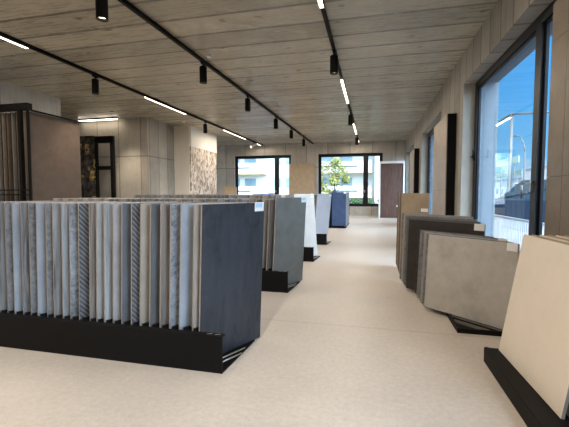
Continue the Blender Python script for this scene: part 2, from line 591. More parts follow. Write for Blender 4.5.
# concrete core with its stepped sides (front lit panel face, side face, plastered step)
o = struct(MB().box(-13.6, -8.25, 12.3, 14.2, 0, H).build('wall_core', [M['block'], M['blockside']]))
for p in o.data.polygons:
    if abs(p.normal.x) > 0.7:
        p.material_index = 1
struct(MB().box(-13.6, -7.56, 14.2, 16.88, 0, H).build('wall_step', M['plaster']))
struct(MB().box(-7.56, -7.48, 14.26, 16.88, 3.32, H).build('trim_1', M['white']))
struct(MB().box(-7.56, -7.50, 14.26, 16.88, 0.0, 3.318).build('trim_2', M['mosaic']))
# skirting strip at the foot of the back wall
struct(MB().box(-13.3, XR, YB - 0.02, YB, 0, 0.07).build('baseboard_back', M['plaster']))


def make_window(name, loc, rz, w, h, handle=True, jambhandle=False, mull=(1.02, 0.82), hz=0.0):
    """local x along the width from the wide sash, y outwards, z up from the sill"""
    r = bpy.data.objects.new(name, None)
    C.objects.link(r)
    r.location = loc
    r.rotation_euler = (0, 0, rz)
    struct(r)
    f, y0, y1 = 0.13, 0.22, 0.30
    m0, m1 = w - mull[0], w - mull[1]
    b = MB()
    b.box(0, w, y0, y1, 0, f).box(0, w, y0, y1, h - f, h).box(0, f, y0, y1, f, h - f).box(w - f, w, y0, y1, f, h - f)
    b.build('frame', M['blackframe'], r)
    MB().box(m0, m1, y0 - 0.01, y1, f, h - f).build('mullion', M['blackframe'], r)
    for a, c in ((f, m0), (m1, w - f)):
        b = MB()
        s = 0.04
        b.box(a, c, y0 + 0.03, y1 - 0.02, f, f + s).box(a, c, y0 + 0.03, y1 - 0.02, h - f - s, h - f)
        b.box(a, a + s, y0 + 0.03, y1 - 0.02, f + s, h - f - s).box(c - s, c, y0 + 0.03, y1 - 0.02, f + s, h - f - s)
        sash = b.build('sash', M['blackframe'], r)
        MB().box(a + s, c - s, y0 + 0.07, y0 + 0.076, f + s, h - f - s).build('pane', M['glass'], sash)

    def lever(x, z, mat):
        k = MB()
        k.box(x - 0.018, x + 0.018, y0 - 0.035, y0 - 0.02, z - 0.07, z + 0.07)
        k.tube((x, y0 - 0.02, z + 0.03), (x, y0 - 0.085, z + 0.03), 0.011)
        k.tube((x + 0.012, y0 - 0.08, z + 0.03), (x - 0.15, y0 - 0.08, z + 0.03), 0.012)
        k.tube((x - 0.15, y0 - 0.08, z + 0.04), (x - 0.15, y0 - 0.08, z - 0.16), 0.012)
        hd = k.build('handle', mat, r)
        hd['label'] = 'chrome lever handle' if mat is M['steel'] else 'black lever handle'
    if handle:
        lever(m0 + 0.06, 0.86 + hz, M['steel'])
    if jambhandle:
        k = MB()
        k.box(0.05, 0.09, y0 - 0.02, y0, 1.42 + hz, 1.58 + hz)
        k.tube((0.07, y0, 1.5 + hz), (0.07, y0 - 0.07, 1.5 + hz), 0.013)
        k.tube((0.07, y0 - 0.06, 1.5 + hz), (0.21, y0 - 0.06, 1.47 + hz), 0.014)
        k.tube((0.21, y0 - 0.06, 1.47 + hz), (0.21, y0 - 0.06, 1.62 + hz), 0.014)
        k.build('handle', M['black'], r)['label'] = 'black handle on the jamb side of the wide sash'
    # rendered outer reveal lining
    b = MB()
    t = 0.012
    b.box(0, t, y1 + 0.02, 0.63, 0, h).box(w - t, w, y1 + 0.02, 0.63, 0, h).box(t, w - t, y1 + 0.02, 0.63, h - t, h)
    b.build('outer_reveal', M['reveal'], r)
    MB().box(-0.02, w + 0.02, y1, 0.68, -0.02, 0.02).build('outer_sill', M['steel'], r)
    return r


n = 1
for a, c in WB:
    make_window('window_%d' % n, (a, YB, SILL), 0, c - a, HEAD - SILL)
    n += 1
for i, (a, c) in enumerate(WR):
    make_window('window_%d' % n, (XR, c, SILLR), R(-90), c - a, HEADR - SILLR, hz=0.42, jambhandle=(i == 1), mull=(1.04, 0.88))
    n += 1

# ------------------------------------------------------------------ tile panels (slabs on racks)
PAL = {}


def mat_for(kind):
    if kind not in PAL:
        name, col, pat, rough, amt = KINDS[kind]
        PAL[kind] = tile_mat('tile_' + name.replace(' ', '_').replace('-', '_'), col, pat, rough, amt)
    return PAL[kind], KINDS[kind][0]


KINDS = {
    'slate': ('dark slate blue', (0.032, 0.038, 0.050), 'slate', 0.45, 0.30),
    'beige': ('warm beige', (0.31, 0.275, 0.24), 'stone', 0.5, 0.12),
    'lblue': ('pale blue-grey', (0.29, 0.32, 0.37), 'stone', 0.45, 0.12),
    'spec': ('speckled blue-grey', (0.20, 0.22, 0.25), 'speckle', 0.5, 0.5),
    'brown': ('greyish brown', (0.19, 0.17, 0.155), 'wood', 0.5, 0.2),
    'dgrey': ('dark grey', (0.10, 0.105, 0.112), 'stone', 0.5, 0.12),
    'zig': ('charcoal zigzag-patterned', (0.115, 0.122, 0.135), 'chevron', 0.5, 0.5),
    'dblue': ('dark blue-grey', (0.105, 0.115, 0.135), 'stone', 0.5, 0.12),
    'lgrey': ('light grey', (0.29, 0.29, 0.295), 'stone', 0.45, 0.14),
    'wood': ('grey wood-grain', (0.19, 0.19, 0.195), 'wood', 0.5, 0.32),
    'pale': ('pale grey veined', (0.27, 0.285, 0.305), 'wood', 0.45, 0.24),
    'mid': ('mid grey', (0.175, 0.178, 0.185), 'speckle', 0.5, 0.3),
    'white': ('off-white', (0.62, 0.61, 0.59), 'stone', 0.4, 0.05),
    'rust': ('reddish brown', (0.17, 0.115, 0.085), 'wood', 0.5, 0.25),
    'greengrey': ('grey green', (0.155, 0.165, 0.16), 'stone', 0.5, 0.12),
    'lav': ('pale lavender grey', (0.50, 0.52, 0.57), 'stone', 0.45, 0.05),
    'navy': ('navy blue', (0.045, 0.085, 0.19), 'stone', 0.5, 0.15),
    'warmgrey': ('warm mottled grey', (0.46, 0.445, 0.42), 'stone', 0.5, 0.13),
    'anthra': ('anthracite', (0.032, 0.028, 0.027), 'stone', 0.5, 0.2),
    'cream': ('smooth cream', (0.73, 0.67, 0.585), 'stone', 0.45, 0.03),
    'sand': ('sandy beige', (0.37, 0.30, 0.22), 'stone', 0.5, 0.12),
    'cocoa': ('cocoa brown', (0.12, 0.085, 0.065), 'stone', 0.5, 0.15),
}


def slab(kind, w, h, t, loc, rz, lean, where, group, edge='edge', card=None, name='tile_sample'):
    m, nm = mat_for(kind)
    bmx = MB().box(0, w, 0, t, 0, h)
    o = bmx.build(name, [m, M[edge]], None, loc, (R(lean), 0, R(rz)), bevel=0.0015)
    for p in o.data.polygons:
        if abs(p.normal.y) < 0.5:
            p.material_index = 1
    tag(o, nm + ' tile panel, ' + where, 'tile panel', group)
    if card:
        x0, x1, z0, z1, dark = card
        c = MB().box(x0, x1, -0.004, -0.0005, z0, z1).build('price_card', M['tag'], o)
        c['label'] = 'small white card stuck on the upper corner'
        MB().box(x0 + 0.008, x0 + (x1 - x0) * 0.78, -0.0055, -0.004, z0 + (z1 - z0) * 0.42, z1 - 0.008).build('printed_patch', M[dark], c)
    return o


rng = random.Random(4)
YAW = 26.0
FRONT = ['slate', 'beige', 'lblue', 'spec', 'brown', 'dgrey', 'beige', 'zig', 'dblue', 'lgrey', 'pale', 'lgrey', 'brown', 'zig', 'spec', 'pale', 'wood', 'mid',
         'lblue', 'mid', 'wood', 'lblue', 'mid', 'wood', 'pale', 'mid', 'wood', 'lgrey']
POOL = ['brown', 'wood', 'mid', 'spec', 'wood', 'brown', 'mid', 'beige']


FX = [-1.23, -1.287, -1.403, -1.487, -1.572, -1.667, -1.754, -1.835, -1.925, -2.007, -2.091, -2.166, -2.232, -2.338, -2.426, -2.505, -2.595, -2.666,
      -2.769, -2.842, -2.927, -3.023, -3.10, -3.19, -3.28, -3.36, -3.45, -3.53]


def left_rack(x0, y0, seq, pitch, title, where_rack, lean0=2.8, first_card=True, lean_first=None, dx=0.0, hh=1.235, xs=None):
    n = len(seq)
    L = pitch * n + 0.28
    r = thing('sample_rack', (x0, y0, 0), title, 'tile rack', 'black floor racks left of the aisle')
    b = MB()
    b.extr([(0.0, 0.0), (0.012, 0.0), (0.012, 0.272), (0.06, 0.272), (0.06, 0.282), (0.0, 0.282)], 'X', -L, 0.0)
    b.build('front_panel', M['black'], r)
    b = MB()
    sh = 0.045 / 0.62
    b.prism([(-L, 0.012), (0, 0.012), (0 + 0.63 * sh, 0.64), (-L + 0.63 * sh, 0.64)], 0.0, 0.012)
    b.build('base_plate', M['black'], r)
    d = Vector((math.sin(R(YAW)), math.cos(R(YAW)), 0))
    nrm = Vector((math.cos(R(YAW)), -math.sin(R(YAW)), 0))
    # comb of dividers between the panels
    me = None
    offs = [(x - xs[0]) for x in xs] if xs else [-pitch * i for i in range(n)]
    for i in range(1, n):
        px = -0.225 - 0.011 + (-0.02 if lean0 < 0 else (0.006 if lean0 > 5 else 0.0)) + dx + 0.5 * (offs[i] + offs[i - 1])
        if me is None:
            q = MB()
            q.extr([(0.0, 0.03), (0.0, 0.298), (0.06, 0.298), (0.16, 0.16), (0.30, 0.03)], 'Y', -0.004, 0.004)
            # profile is in (x,z): x runs along the panel direction after rotation
            dv = q.build('divider', M['black'], r, (px, 0.068, 0), (0, 0, R(90 - YAW)))
            me = dv
        else:
            dv = me.copy()
            C.objects.link(dv)
            dv.parent = r
            dv.location = (px, 0.068, 0)
    for px in (-0.115, -0.05):
        MB().box(-0.02, 0.02, -0.005, 0.005, 0, 0.002).build('slot_edge', M['rod'], r, (px, 0.036, 0.2825), (0, 0, R(20)))
    for k, px in enumerate((-0.055, -0.115)):
        MB().tube((px, 0.06, 0.045), (px + d.x * 0.24 * (1 + 0.5 * k), 0.06 + d.y * 0.24 * (1 + 0.5 * k), 0.045), 0.006, n=8).build('slot_rod', M['rod'], r)
    for i, k in enumerate(seq):
        px = x0 - 0.225 + dx + offs[i]
        lean = lean0 + rng.uniform(-0.25, 0.25)
        yaw = YAW + rng.uniform(-0.7, 0.7)
        if i == 0:
            yaw = YAW
            lean = lean0 if lean_first is None else lean_first
        h = hh + 0.018 + rng.uniform(-0.004, 0.004) - (0.02 if (i and not xs) else 0)
        card = (0.69 - 0.125, 0.69 - 0.012, h - 0.075, h + 0.004, 'tagblue') if (i == 0 and first_card) else None
        slab(k, 0.69, h, 0.02, (px, y0 + 0.035 + 0.045, 0.014), 90 - yaw, lean,
             ORD[i] + ' from the aisle end of ' + where_rack, 'tile panels on ' + where_rack, card=card)
    return r


left_rack(-1.07, 2.474, FRONT, 0.088, 'long black floor rack nearest the viewer, full of upright tile panels', 'the front rack', xs=FX)


def seqr(first, n, seed):
    g = random.Random(seed)
    s = list(first)
    while len(s) < n:
        k = g.choice(POOL)
        if k != s[-1]:
            s.append(k)
    return s


left_rack(-1.09, 4.745, seqr(['greengrey', 'brown', 'beige', 'rust', 'brown'], 40, 2), 0.094,
          'black floor rack behind the front rack, led by a grey green panel', 'the second rack', dx=-0.01, hh=1.255, lean0=3.3)
left_rack(-1.10, 7.04, seqr(['white', 'lgrey', 'beige', 'white'], 40, 3), 0.094,
          'black floor rack led by an off-white panel, third from the front', 'the third rack', lean0=-3.6, lean_first=-4.6, dx=-0.10, hh=1.30)
left_rack(-1.13, 9.43, seqr(['lav', 'lgrey', 'white', 'beige'], 40, 5), 0.094,
          'black floor rack led by a pale lavender panel, fourth from the front', 'the fourth rack', dx=-0.14, hh=1.30, lean0=5.5)

# far rack whose panels face the viewer
r = thing('sample_rack', (-1.56, 14.0, 0), 'black floor rack by the far window, led by a navy blue panel', 'tile rack', 'black floor racks left of the aisle')
MB().box(-0.06, 0.0, 0.05, 2.2, 0.0, 1.36).build('side_panel', M['black'], r)
MB().box(0.0, 0.60, 0.05, 2.3, 0.0, 0.05).build('base_plate', M['black'], r)
MB().box(0.0, 0.55, 0.05, 0.065, 0.05, 0.09).build('front_lip', M['black'], r)
for i in range(16):
    k = 'navy' if i == 0 else ['lgrey', 'lblue', 'mid', 'pale'][i % 4]
    h = 1.33
    slab(k, 0.54, h, 0.02, (-1.50, 14.10 + 0.13 * i, 0.055), 0, -1.0,
         ORD[i] + ' from the front of the far window rack', 'tile panels on the far window rack', edge='edgelight',
         card=(0.45, 0.53, h - 0.06, h + 0.004, 'tag') if i == 0 else None)

# small tan board on a stand at the far left, seen above the racks
r = thing('display_stand', (-6.9, 16.2, 0), 'tan display board standing low before the far left window', 'display board')
MB().box(0.0, 0.72, 0.0, 0.03, 0.05, 1.63).build('board', M['tan'], r)
MB().box(0.0, 0.72, -0.15, 0.2, 0.0, 0.05).build('base', M['black'], r)
MB().box(0.0, 0.72, 0.032, 0.05, 0.05, 1.60).build('backing', M['black'], r)


# ------------------------------------------------------------------ racks along the right wall
def right_rack(y0, y1, title, x0=0.82, x1=1.62):
    r = thing('sample_rack', (x0, y0, 0), title, 'tile rack', 'low black racks by the right wall')
    w, l = x1 - x0, y1 - y0
    b = MB()
    b.box(0, w, 0, 0.02, 0, 0.045).box(0, 0.02, 0.02, l, 0, 0.045).box(w - 0.02, w, 0.02, l, 0, 0.045).box(0.02, w - 0.02, l - 0.02, l, 0, 0.045)
    b.build('base_frame', M['black'], r)
    MB().box(0.02, w - 0.02, 0.02, l - 0.02, 0.0, 0.012).build('base_plate', M['black'], r)
    k = 0
    y = 0.28
    while y < l + 0.5:
        # bars parallel to the panels, clipped to the frame
        xa, ya = 0.022, y
        xb = w - 0.022
        yb = y - (xb - xa) * 0.93
        if yb < 0.024:
            xb = xa + (ya - 0.024) / 0.93
            yb = 0.024
        if ya > l - 0.024:
            xa = xa + (ya - (l - 0.024)) / 0.93
            ya = l - 0.024
        if xb - xa > 0.05:
            dx, dy = (xb - xa), (yb - ya)
            ln = math.hypot(dx, dy)
            px, py = -dy / ln * 0.012, dx / ln * 0.012
            MB().prism([(xa - px * .0, ya), (xb, yb), (xb + px, yb + py), (xa + px, ya + py)], 0.0125, 0.04).build('slot_bar', M['rod'] if k % 2 == 0 else M['black'], r)
        y += 0.065
        k += 1
    return r


right_rack(3.75, 4.98, 'low black rack under the warm grey tile panels by the large window')
right_rack(5.02, 5.85, 'low black rack under the anthracite tile panels')
right_rack(5.92, 7.3, 'low black rack under the tall sandy panels by the far pier')
ANG = -43.0
for i, k in enumerate(['warmgrey', 'mid', 'lgrey', 'mid', 'mid', 'anthra']):
    h = 0.83
    slab(k, 0.95, h, 0.022, (0.60 - 0.008 * i, 4.40 + 0.115 * i, 0.047), ANG, -4.2 + 0.15 * i,
         ORD[i] + ' from the front of the low grey stack', 'tile panels of the low grey stack', edge='edgegrey' if i % 2 else 'edgelight',
         card=(0.85, 0.945, h - 0.075, h + 0.004, 'tag') if i == 0 else ((0.86, 0.945, h - 0.03, h + 0.02, 'tag') if i == 2 else None))
for i, k in enumerate(['anthra', 'dgrey', 'mid', 'lgrey', 'mid']):
    h = 0.945 + 0.02 * min(i, 3)
    slab(k, 1.03, h, 0.022, (0.47 - 0.012 * i, 5.22 + 0.13 * i, 0.047), ANG, -2.5 + 0.1 * i,
         ORD[i] + ' from the front of the dark stack', 'tile panels of the dark stack', edge='edgedark',
         card=(0.91, 1.03, h - 0.075, h + 0.004, 'tag') if i == 0 else None)
for i in range(8):
    k = ['sand', 'cocoa', 'brown', 'cocoa', 'sand', 'brown', 'cocoa', 'brown'][i]
    h = 1.30
    slab(k, 0.50, h, 0.022, (0.44, 6.08 + 0.125 * i, 0.047), ANG, -1.2,
         ORD[i] + ' from the front of the tall stack by the far pier', 'tile panels of the tall stack on the right', edge='edgedark',
         card=(0.37, 0.49, 1.02, 1.07, 'tag') if i == 0 else None)

# nearest right rack: long ledge with leaning cream panels
r = thing('sample_rack', (0.89, 1.3, 0), 'long black ledge rack at the bottom right under cream panels', 'tile rack', 'low black racks by the right wall')
MB().box(0.0, 0.66, 0.0, 1.86, 0.0, 0.115).build('ledge', M['black'], r, bevel=0.003)
MB().box(0.004, 0.03, 0.004, 1.856, 0.1155, 0.120).build('ledge_lip', M['black'], r)
MB().extr([(0.52, 0.116), (0.55, 0.116), (0.655, 0.86), (0.625, 0.86)], 'Y', 0.05, 1.80).build('back_support', M['black'], r)
for i in range(6):
    h = 0.93
    slab('cream' if i % 2 == 0 else 'sand', 0.90, h, 0.02, (0.985 + 0.052 * i, 3.125 - 0.004 * i, 0.118), -87.9, -9.2,
         ORD[i] + ' from the front of the leaning stack at bottom right', 'leaning cream tile panels', edge='edgegrey')


# ------------------------------------------------------------------ big framed display boxes on the right wall piers
def pier_box(y0, y1, z0, z1, seam_z, seam_y, label, tile='pierTile'):
    r = thing('tile_display', (XR, y0, z0), label, 'display frame', 'framed tile displays on the right wall piers')
    w, h = y1 - y0, z1 - z0
    f = 0.028
    b = MB()
    b.box(-0.18, 0, 0, f, 0, h).box(-0.18, 0, w - f, w, 0, h).box(-0.18, 0, f, w - f, 0, f).box(-0.18, 0, f, w - f, h - f, h)
    b.build('frame', M['black'], r)
    ysn = [0.0] + [s - y0 for s in seam_y] + [w + 0.004]
    zsn = [0.0] + [s - z0 for s in seam_z] + [h + 0.004]
    for a, c in zip(ysn, ysn[1:]):
        for d, e in zip(zsn, zsn[1:]):
            MB().box(-0.20, -0.181, a, c - 0.004, d, e - 0.004).build('tile', M[tile], r)
    MB().box(-0.17, 0, f, w - f, f, h - f).build('backing', M['black'], r)
    return r


pier_box(2.30, 3.89, 0.1, 3.06, [1.50, 2.72], [2.75, 3.61], 'tall framed tile display in painted shade at the right edge, nearest the viewer', 'umber')  # darker tile copy, the shade on this pier is in its colour
pier_box(8.74, 10.45, 0.1, 3.09, [1.42], [9.6], 'framed brown beige tile display on the pier beyond the large window')
pier_box(15.2, 16.85, 0.1, 3.09, [1.42], [16.0], 'framed brown beige tile display on the farthest right pier')

# brown panel in a white portal at the end of the aisle
r = thing('portal_display', (0.36, 20.35, 0), 'white framed portal holding a dark brown tile panel at the aisle end', 'display frame')
b = MB()
b.box(0, 0.08, 0, 0.3, 0, 3.05).box(1.24, 1.32, 0, 0.3, 0, 3.05).box(0.08, 1.24, 0, 0.3, 2.93, 3.05)
b.build('frame', M['whitelac'], r)
MB().box(0.085, 1.235, 0.06, 0.1, 0.02, 2.925).build('panel', M['rustic'], r)
MB().box(0.92, 1.04, 0.055, 0.0595, 0.62, 0.69).build('price_card', M['tag'], r)

# tan panel between the two back windows
r = thing('display_board', (-4.72, 20.92, 0), 'tall tan tile board between the two back windows', 'display board')
MB().box(0, 1.5, 0.0, 0.03, 0.05, 3.05).build('tile', M['tan'], r)
MB().box(0.02, 1.48, 0.032, 0.15, 0.0, 3.03).build('backing', M['black'], r)

# ------------------------------------------------------------------ left: tall pull-out board display
r = thing('board_display_rack', (-7.08, 6.34, 0), 'tall black steel rack of vertical boards at the left edge', 'display rack')
LW = 2.0
MB().box(-LW, 0.04, -0.06, 0.06, 3.10, 3.24).build('top_rail', M['black'], r)
MB().box(-0.0, 0.04, 0.06, 1.42, 3.087, 3.12).build('side_rail', M['black'], r)
MB().box(-LW, 0.04, -0.06, 1.44, 0.0, 0.08).build('base', M['black'], r)
MB().box(-0.005, 0.035, -0.05, -0.01, 0.08, 3.10).build('post', M['black'], r)
MB().box(-0.235, -0.165, -0.055, 0.02, 0.08, 3.10).build('post', M['black'], r)
MB().box(-LW, -LW + 0.05, -0.05, 0.0, 0.08, 3.10).build('post', M['black'], r)
MB().box(-LW, 0.03, -0.075, -0.061, 1.40, 1.425).build('guard_rail', M['black'], r)
MB().box(-LW, 0.03, -0.075, -0.061, 1.30, 1.325).build('guard_rail', M['black'], r)
BM = ['taupe', 'umber', 'taupe', 'wallgrey', 'taupe', 'umber', 'wallgrey', 'taupe', 'umber', 'taupe', 'wallgrey', 'taupe']
M['wallgrey'] = tile_mat('grey_beige_board', (0.16, 0.155, 0.14), 'stone', 0.5, 0.1)
BN = {'taupe': 'taupe brown', 'umber': 'dark umber', 'wallgrey': 'grey beige'}
for i, k in enumerate(BM):
    x = -7.09 - 0.13 * i - (0.02 if i else 0) - (0.06 if i > 1 else 0)
    o = MB().box(-0.028, 0, 0, 1.36, 0, 3.0).build('tile_board', [M[k], M['black']], None, (x, 6.38, 0.085), bevel=0.002)
    tag(o, BN[k] + ' tall tile board, ' + ORD[i] + ' from the right in the left edge rack', 'tile board', 'boards in the tall left rack')
    MB().box(-0.05, -0.029, 0.0, 1.36, 0, 3.0).build('backing', M['black'], o)

# ------------------------------------------------------------------ recess: black gold marble slab and black open frame
r = thing('marble_slab_display', (-10.82, 11.8, 0), 'black marble slab with gold veins left of the open frame', 'stone slab')
MB().box(0, 0.65, 0, 0.03, 0.06, 3.5).build('slab', M['marble'], r)
MB().box(0, 0.65, -0.08, 0.25, 0, 0.06).build('base', M['black'], r)
r = thing('open_display_stand', (-10.16, 11.8, 0), 'black open frame with two bays beside the gold veined marble', 'display frame')
b = MB()
b.box(0, 0.06, 0, 0.12, 0, 3.47).box(0.66, 0.78, 0, 0.12, 0, 3.47).box(0.06, 0.66, 0, 0.12, 3.22, 3.47).box(0.06, 0.66, 0, 0.12, 0, 0.1)
b.build('frame', M['black'], r)
MB().box(0.06, 0.66, 0, 0.12, 2.22, 2.36).build('cross_bar', M['black'], r)

# ------------------------------------------------------------------ ceiling lights
TR = [(-6.45, 0.0065), (-3.60, 0.0165), (-0.765, 0.001)]      # x at the viewer's wall and drift per metre


def tx(i, y):
    return TR[i][0] + TR[i][1] * (y - 4.0)

TN = ['left', 'middle', 'right']
for i, (x, _) in enumerate(TR):
    t = thing('lighting_track', (tx(i, -4.5), -4.5, H), 'long black ceiling lighting track, the %s one of three' % ['leftmost', 'middle', 'rightmost'][i], 'light track', 'ceiling lighting tracks', -math.atan(TR[i][1]))
    L = 25.4
    b = MB()
    b.box(-0.03, 0.03, 0, L, -0.07, -0.03).build('rail', M['black'], t)
    MB().box(-0.022, 0.022, 0, L, -0.03, -0.002).build('channel', M['black'], t)
    for y in (0.4, 6, 12, 18, 24.5):
        MB().box(-0.036, 0.036, y, y + 0.08, -0.074, -0.002).build('joint', M['black'], t)


def spotlight_thing():
    t = thing('track_spotlight', (0, 0, 0), 'x', 'spotlight', 'black cylinder spotlights on the tracks')
    MB().box(-0.022, 0.022, -0.08, 0.08, -0.11, -0.0745).build('adapter', M['black'], t)
    MB().tube((0, 0, -0.16), (0, 0, -0.11), 0.016).build('stem', M['black'], t)
    b = MB()
    b.lathe([(0.03, -0.45), (0.068, -0.452), (0.070, -0.50), (0.078, -0.50), (0.078, -0.165), (0.070, -0.155), (0.03, -0.155)], 24)
    b.build('body', M['black'], t)
    MB().lathe([(0.06, -0.46), (0.06, -0.453)], 20).build('lens', M['lens'], t)
    return t


SPD = bpy.data.lights.new('spot_beam', 'SPOT')
SPD.energy = SPOT_W
SPD.color = LAMP_COL
SPD.spot_size = R(105)
SPD.spot_blend = 1.0
SPD.shadow_soft_size = 0.05
proto = None
SPOTS = [(1, y) for y in (-3.9, -1.1, 1.7, 4.38, 7.34, 10.09, 13.05, 15.5, 18.2)] + [(2, y) for y in (-2.0, 1.2, 7.37, 13.0, 18.28)] + [(0, y) for y in (-3.0, 0.5, 3.0, 7.54, 13.35)]
cnt = {0: 0, 1: 0, 2: 0}
for ti, y in SPOTS:
    if proto is None:
        proto = o = spotlight_thing()
    else:
        o = copy_tree(proto)
    o.location = (tx(ti, y), y, H)
    o.rotation_euler = (0, 0, -math.atan(TR[ti][1]))
    seen = y > 4
    if seen:
        cnt[ti] += 1
        o['label'] = 'black cylinder spotlight, %s visible along the %s ceiling track' % (ORD[cnt[ti] - 1], TN[ti])
    else:
        o['label'] = 'black cylinder spotlight on the %s ceiling track, %.0f m behind the first visible one' % (TN[ti], 7 - y)
    l = bpy.data.objects.new('spot_beam', SPD)
    C.objects.link(l)
    l.parent = o
    l.location = (0, 0, -0.515)

# white swivelling spotlight on the left track
t = thing('swivel_spotlight', (tx(0, 19.4), 19.4, H), 'small white swivel spotlight near the far end of the left track', 'spotlight')
MB().box(-0.022, 0.022, -0.08, 0.08, -0.11, -0.0745).build('adapter', M['black'], t)
MB().tube((0, 0, -0.2), (0, 0, -0.11), 0.016).build('stem', M['black'], t)
MB().tube((0.10, 0.05, -0.14), (-0.16, -0.12, -0.32), 0.075, n=18).build('body', M['white'], t)
MB().tube((-0.161, -0.121, -0.321), (-0.168, -0.126, -0.326), 0.06, n=18).build('lens', M['lens'], t)



def led_light(parent, loc, w, l, power=1.0):
    d = bpy.data.lights.new('led_strip', 'AREA')
    d.shape = 'RECTANGLE'
    d.size, d.size_y = w, l
    d.energy = LED_W * max(w, l) * power
    d.color = LAMP_COL
    o = bpy.data.objects.new('led_strip', d)
    C.objects.link(o)
    o.parent = parent
    o.location = loc


LEDS = [(0, 3.4, 5.80), (0, 9.49, 11.83), (0, 15.2, 17.96), (0, 19.9, 20.5), (2, 3.1, 5.58), (2, 9.2, 11.57), (2, 15.1, 17.6), (2, 19.5, 20.4), (2, -1.5, 0.8), (0, -2.2, 0.1)]
cnt = {0: 0, 2: 0}
for ti, a, c in LEDS:
    t = thing('linear_light', (tx(ti, a), a, H), 'x', 'linear light', 'glowing linear lights in the tracks', -math.atan(TR[ti][1]))
    L = c - a
    MB().box(-0.0385, -0.0305, 0, L, -0.094, -0.0745).box(0.0305, 0.0385, 0, L, -0.094, -0.0745).build('housing', M['black'], t)
    MB().box(-0.030, 0.030, 0.004, L - 0.004, -0.097, -0.0745).build('diffuser', M['led'], t)
    led_light(t, (0, L / 2, -0.0985), 0.05, L - 0.02)
    if a > 2:
        cnt[ti] += 1
        t['label'] = 'glowing linear light, %s visible along the %s ceiling track' % (ORD[cnt[ti] - 1], TN[ti])
    else:
        t['label'] = 'glowing linear light on the %s track, behind the viewer' % TN[ti]
t = thing('linear_light', (-11.1, 12.08, H), 'glowing linear light across the recess above the marble slab', 'linear light')
MB().box(0, 1.72, -0.036, 0.036, -0.05, -0.001).build('housing', M['black'], t)
MB().box(0.01, 1.71, -0.034, 0.034, -0.085, -0.0505).build('diffuser', M['led'], t)
led_light(t, (0.86, 0, -0.0865), 1.68, 0.05, 0.1)

# wall-washing downlights in the recess
t = thing('recessed_downlight', (-8.9, 11.2, H), 'small round ceiling downlight washing the concrete core', 'downlight')
MB().lathe([(0.06, -0.006), (0.075, -0.006), (0.075, -0.001), (0.02, -0.001)], 20).build('trim_ring', M['black'], t)
l = bpy.data.objects.new('spot_beam', SPD)
C.objects.link(l)
l.parent = t
l.location = (0, 0, -0.03)
l.rotation_euler = (R(16), 0, 0)
WW = SPD.copy()
WW.energy = 210.0
WW.spot_size = R(64)
l.data = WW

for i, (x, y) in enumerate(((-3.32, 7.15), (-7.35, 13.4), (-3.3, 17.5))):
    t = thing('smoke_detector', (x, y, H), 'small round white ceiling detector, %s' % ['nearest the viewer by the middle track', 'beside the concrete core', 'farthest near the back wall'][i], 'detector', 'ceiling detectors')
    MB().lathe([(0.02, -0.05), (0.04, -0.045), (0.05, -0.02), (0.055, -0.001)], 20).build('body', M['white'], t)

# ------------------------------------------------------------------ outside
M['asphalt'] = plain('asphalt', (0.045, 0.046, 0.05), 0.9, var=0.15, scale=0.4)
M['grass'] = plain('lawn', (0.15, 0.17, 0.08), 0.9, var=0.3, scale=1.5)
M['facade'] = plain('white_facade', (0.80, 0.79, 0.76), 0.85, var=0.03, scale=0.5)
M['facade2'] = plain('grey_white_facade', (0.66, 0.68, 0.68), 0.85, var=0.06, scale=0.6)
M['bglass'] = plain('house_glass', (0.28, 0.40, 0.48), 0.15, spec=0.8, var=0.2, scale=0.8)
M['dark'] = plain('dark_slot', (0.10, 0.11, 0.12), 0.7)
M['beigetrim'] = plain('beige_soffit', (0.58, 0.47, 0.30), 0.8)
M['leaf'] = plain('yellow_green_leaf', (0.36, 0.37, 0.11), 0.6, var=0.35, scale=2.0)
M['hedge'] = plain('hedge_leaf', (0.10, 0.20, 0.05), 0.7, var=0.4, scale=4.0)
M['bark'] = plain('bark', (0.09, 0.07, 0.05), 0.9)
M['carblue'] = plain('car_blue', (0.02, 0.16, 0.45), 0.25, spec=0.6)
M['cardark'] = plain('dark_blue_car_paint', (0.012, 0.028, 0.06), 0.4, spec=0.3)
M['carglass'] = plain('car_glass', (0.04, 0.08, 0.11), 0.08, spec=0.8)
M['tyre'] = plain('tyre', (0.02, 0.02, 0.02), 0.8)
M['alu'] = plain('galvanised_steel', (0.20, 0.21, 0.21), 0.45, metal=0.4)
M['sign'] = plain('pale_green_sign', (0.42, 0.55, 0.48), 0.6)
M['red'] = plain('red_lamp', (0.45, 0.02, 0.02), 0.3)

GZ = -0.15
struct(MB().box(-120, 160, 21.72, 220, GZ - 0.5, GZ).build('ground', M['asphalt']))
struct(MB().box(2.44, 160, -80, 21.7, GZ - 0.5, GZ).build('ground', M['asphalt']))
struct(MB().box(-30, 8, 34.5, 43.5, GZ, GZ + 0.06).build('lawn', M['grass']))
struct(MB().box(-30, 8, 34.0, 34.5, GZ, GZ + 0.25).build('kerb', M['facade']))

# white apartment house with balconies behind the back windows
r = thing('apartment_building', (-18, 45, GZ), 'white apartment house with long balconies seen through the back windows', 'building')
FZ = 3.0
MB().box(-8, 25, 2, 14, 0, 14.5).build('wall', M['facade'], r)
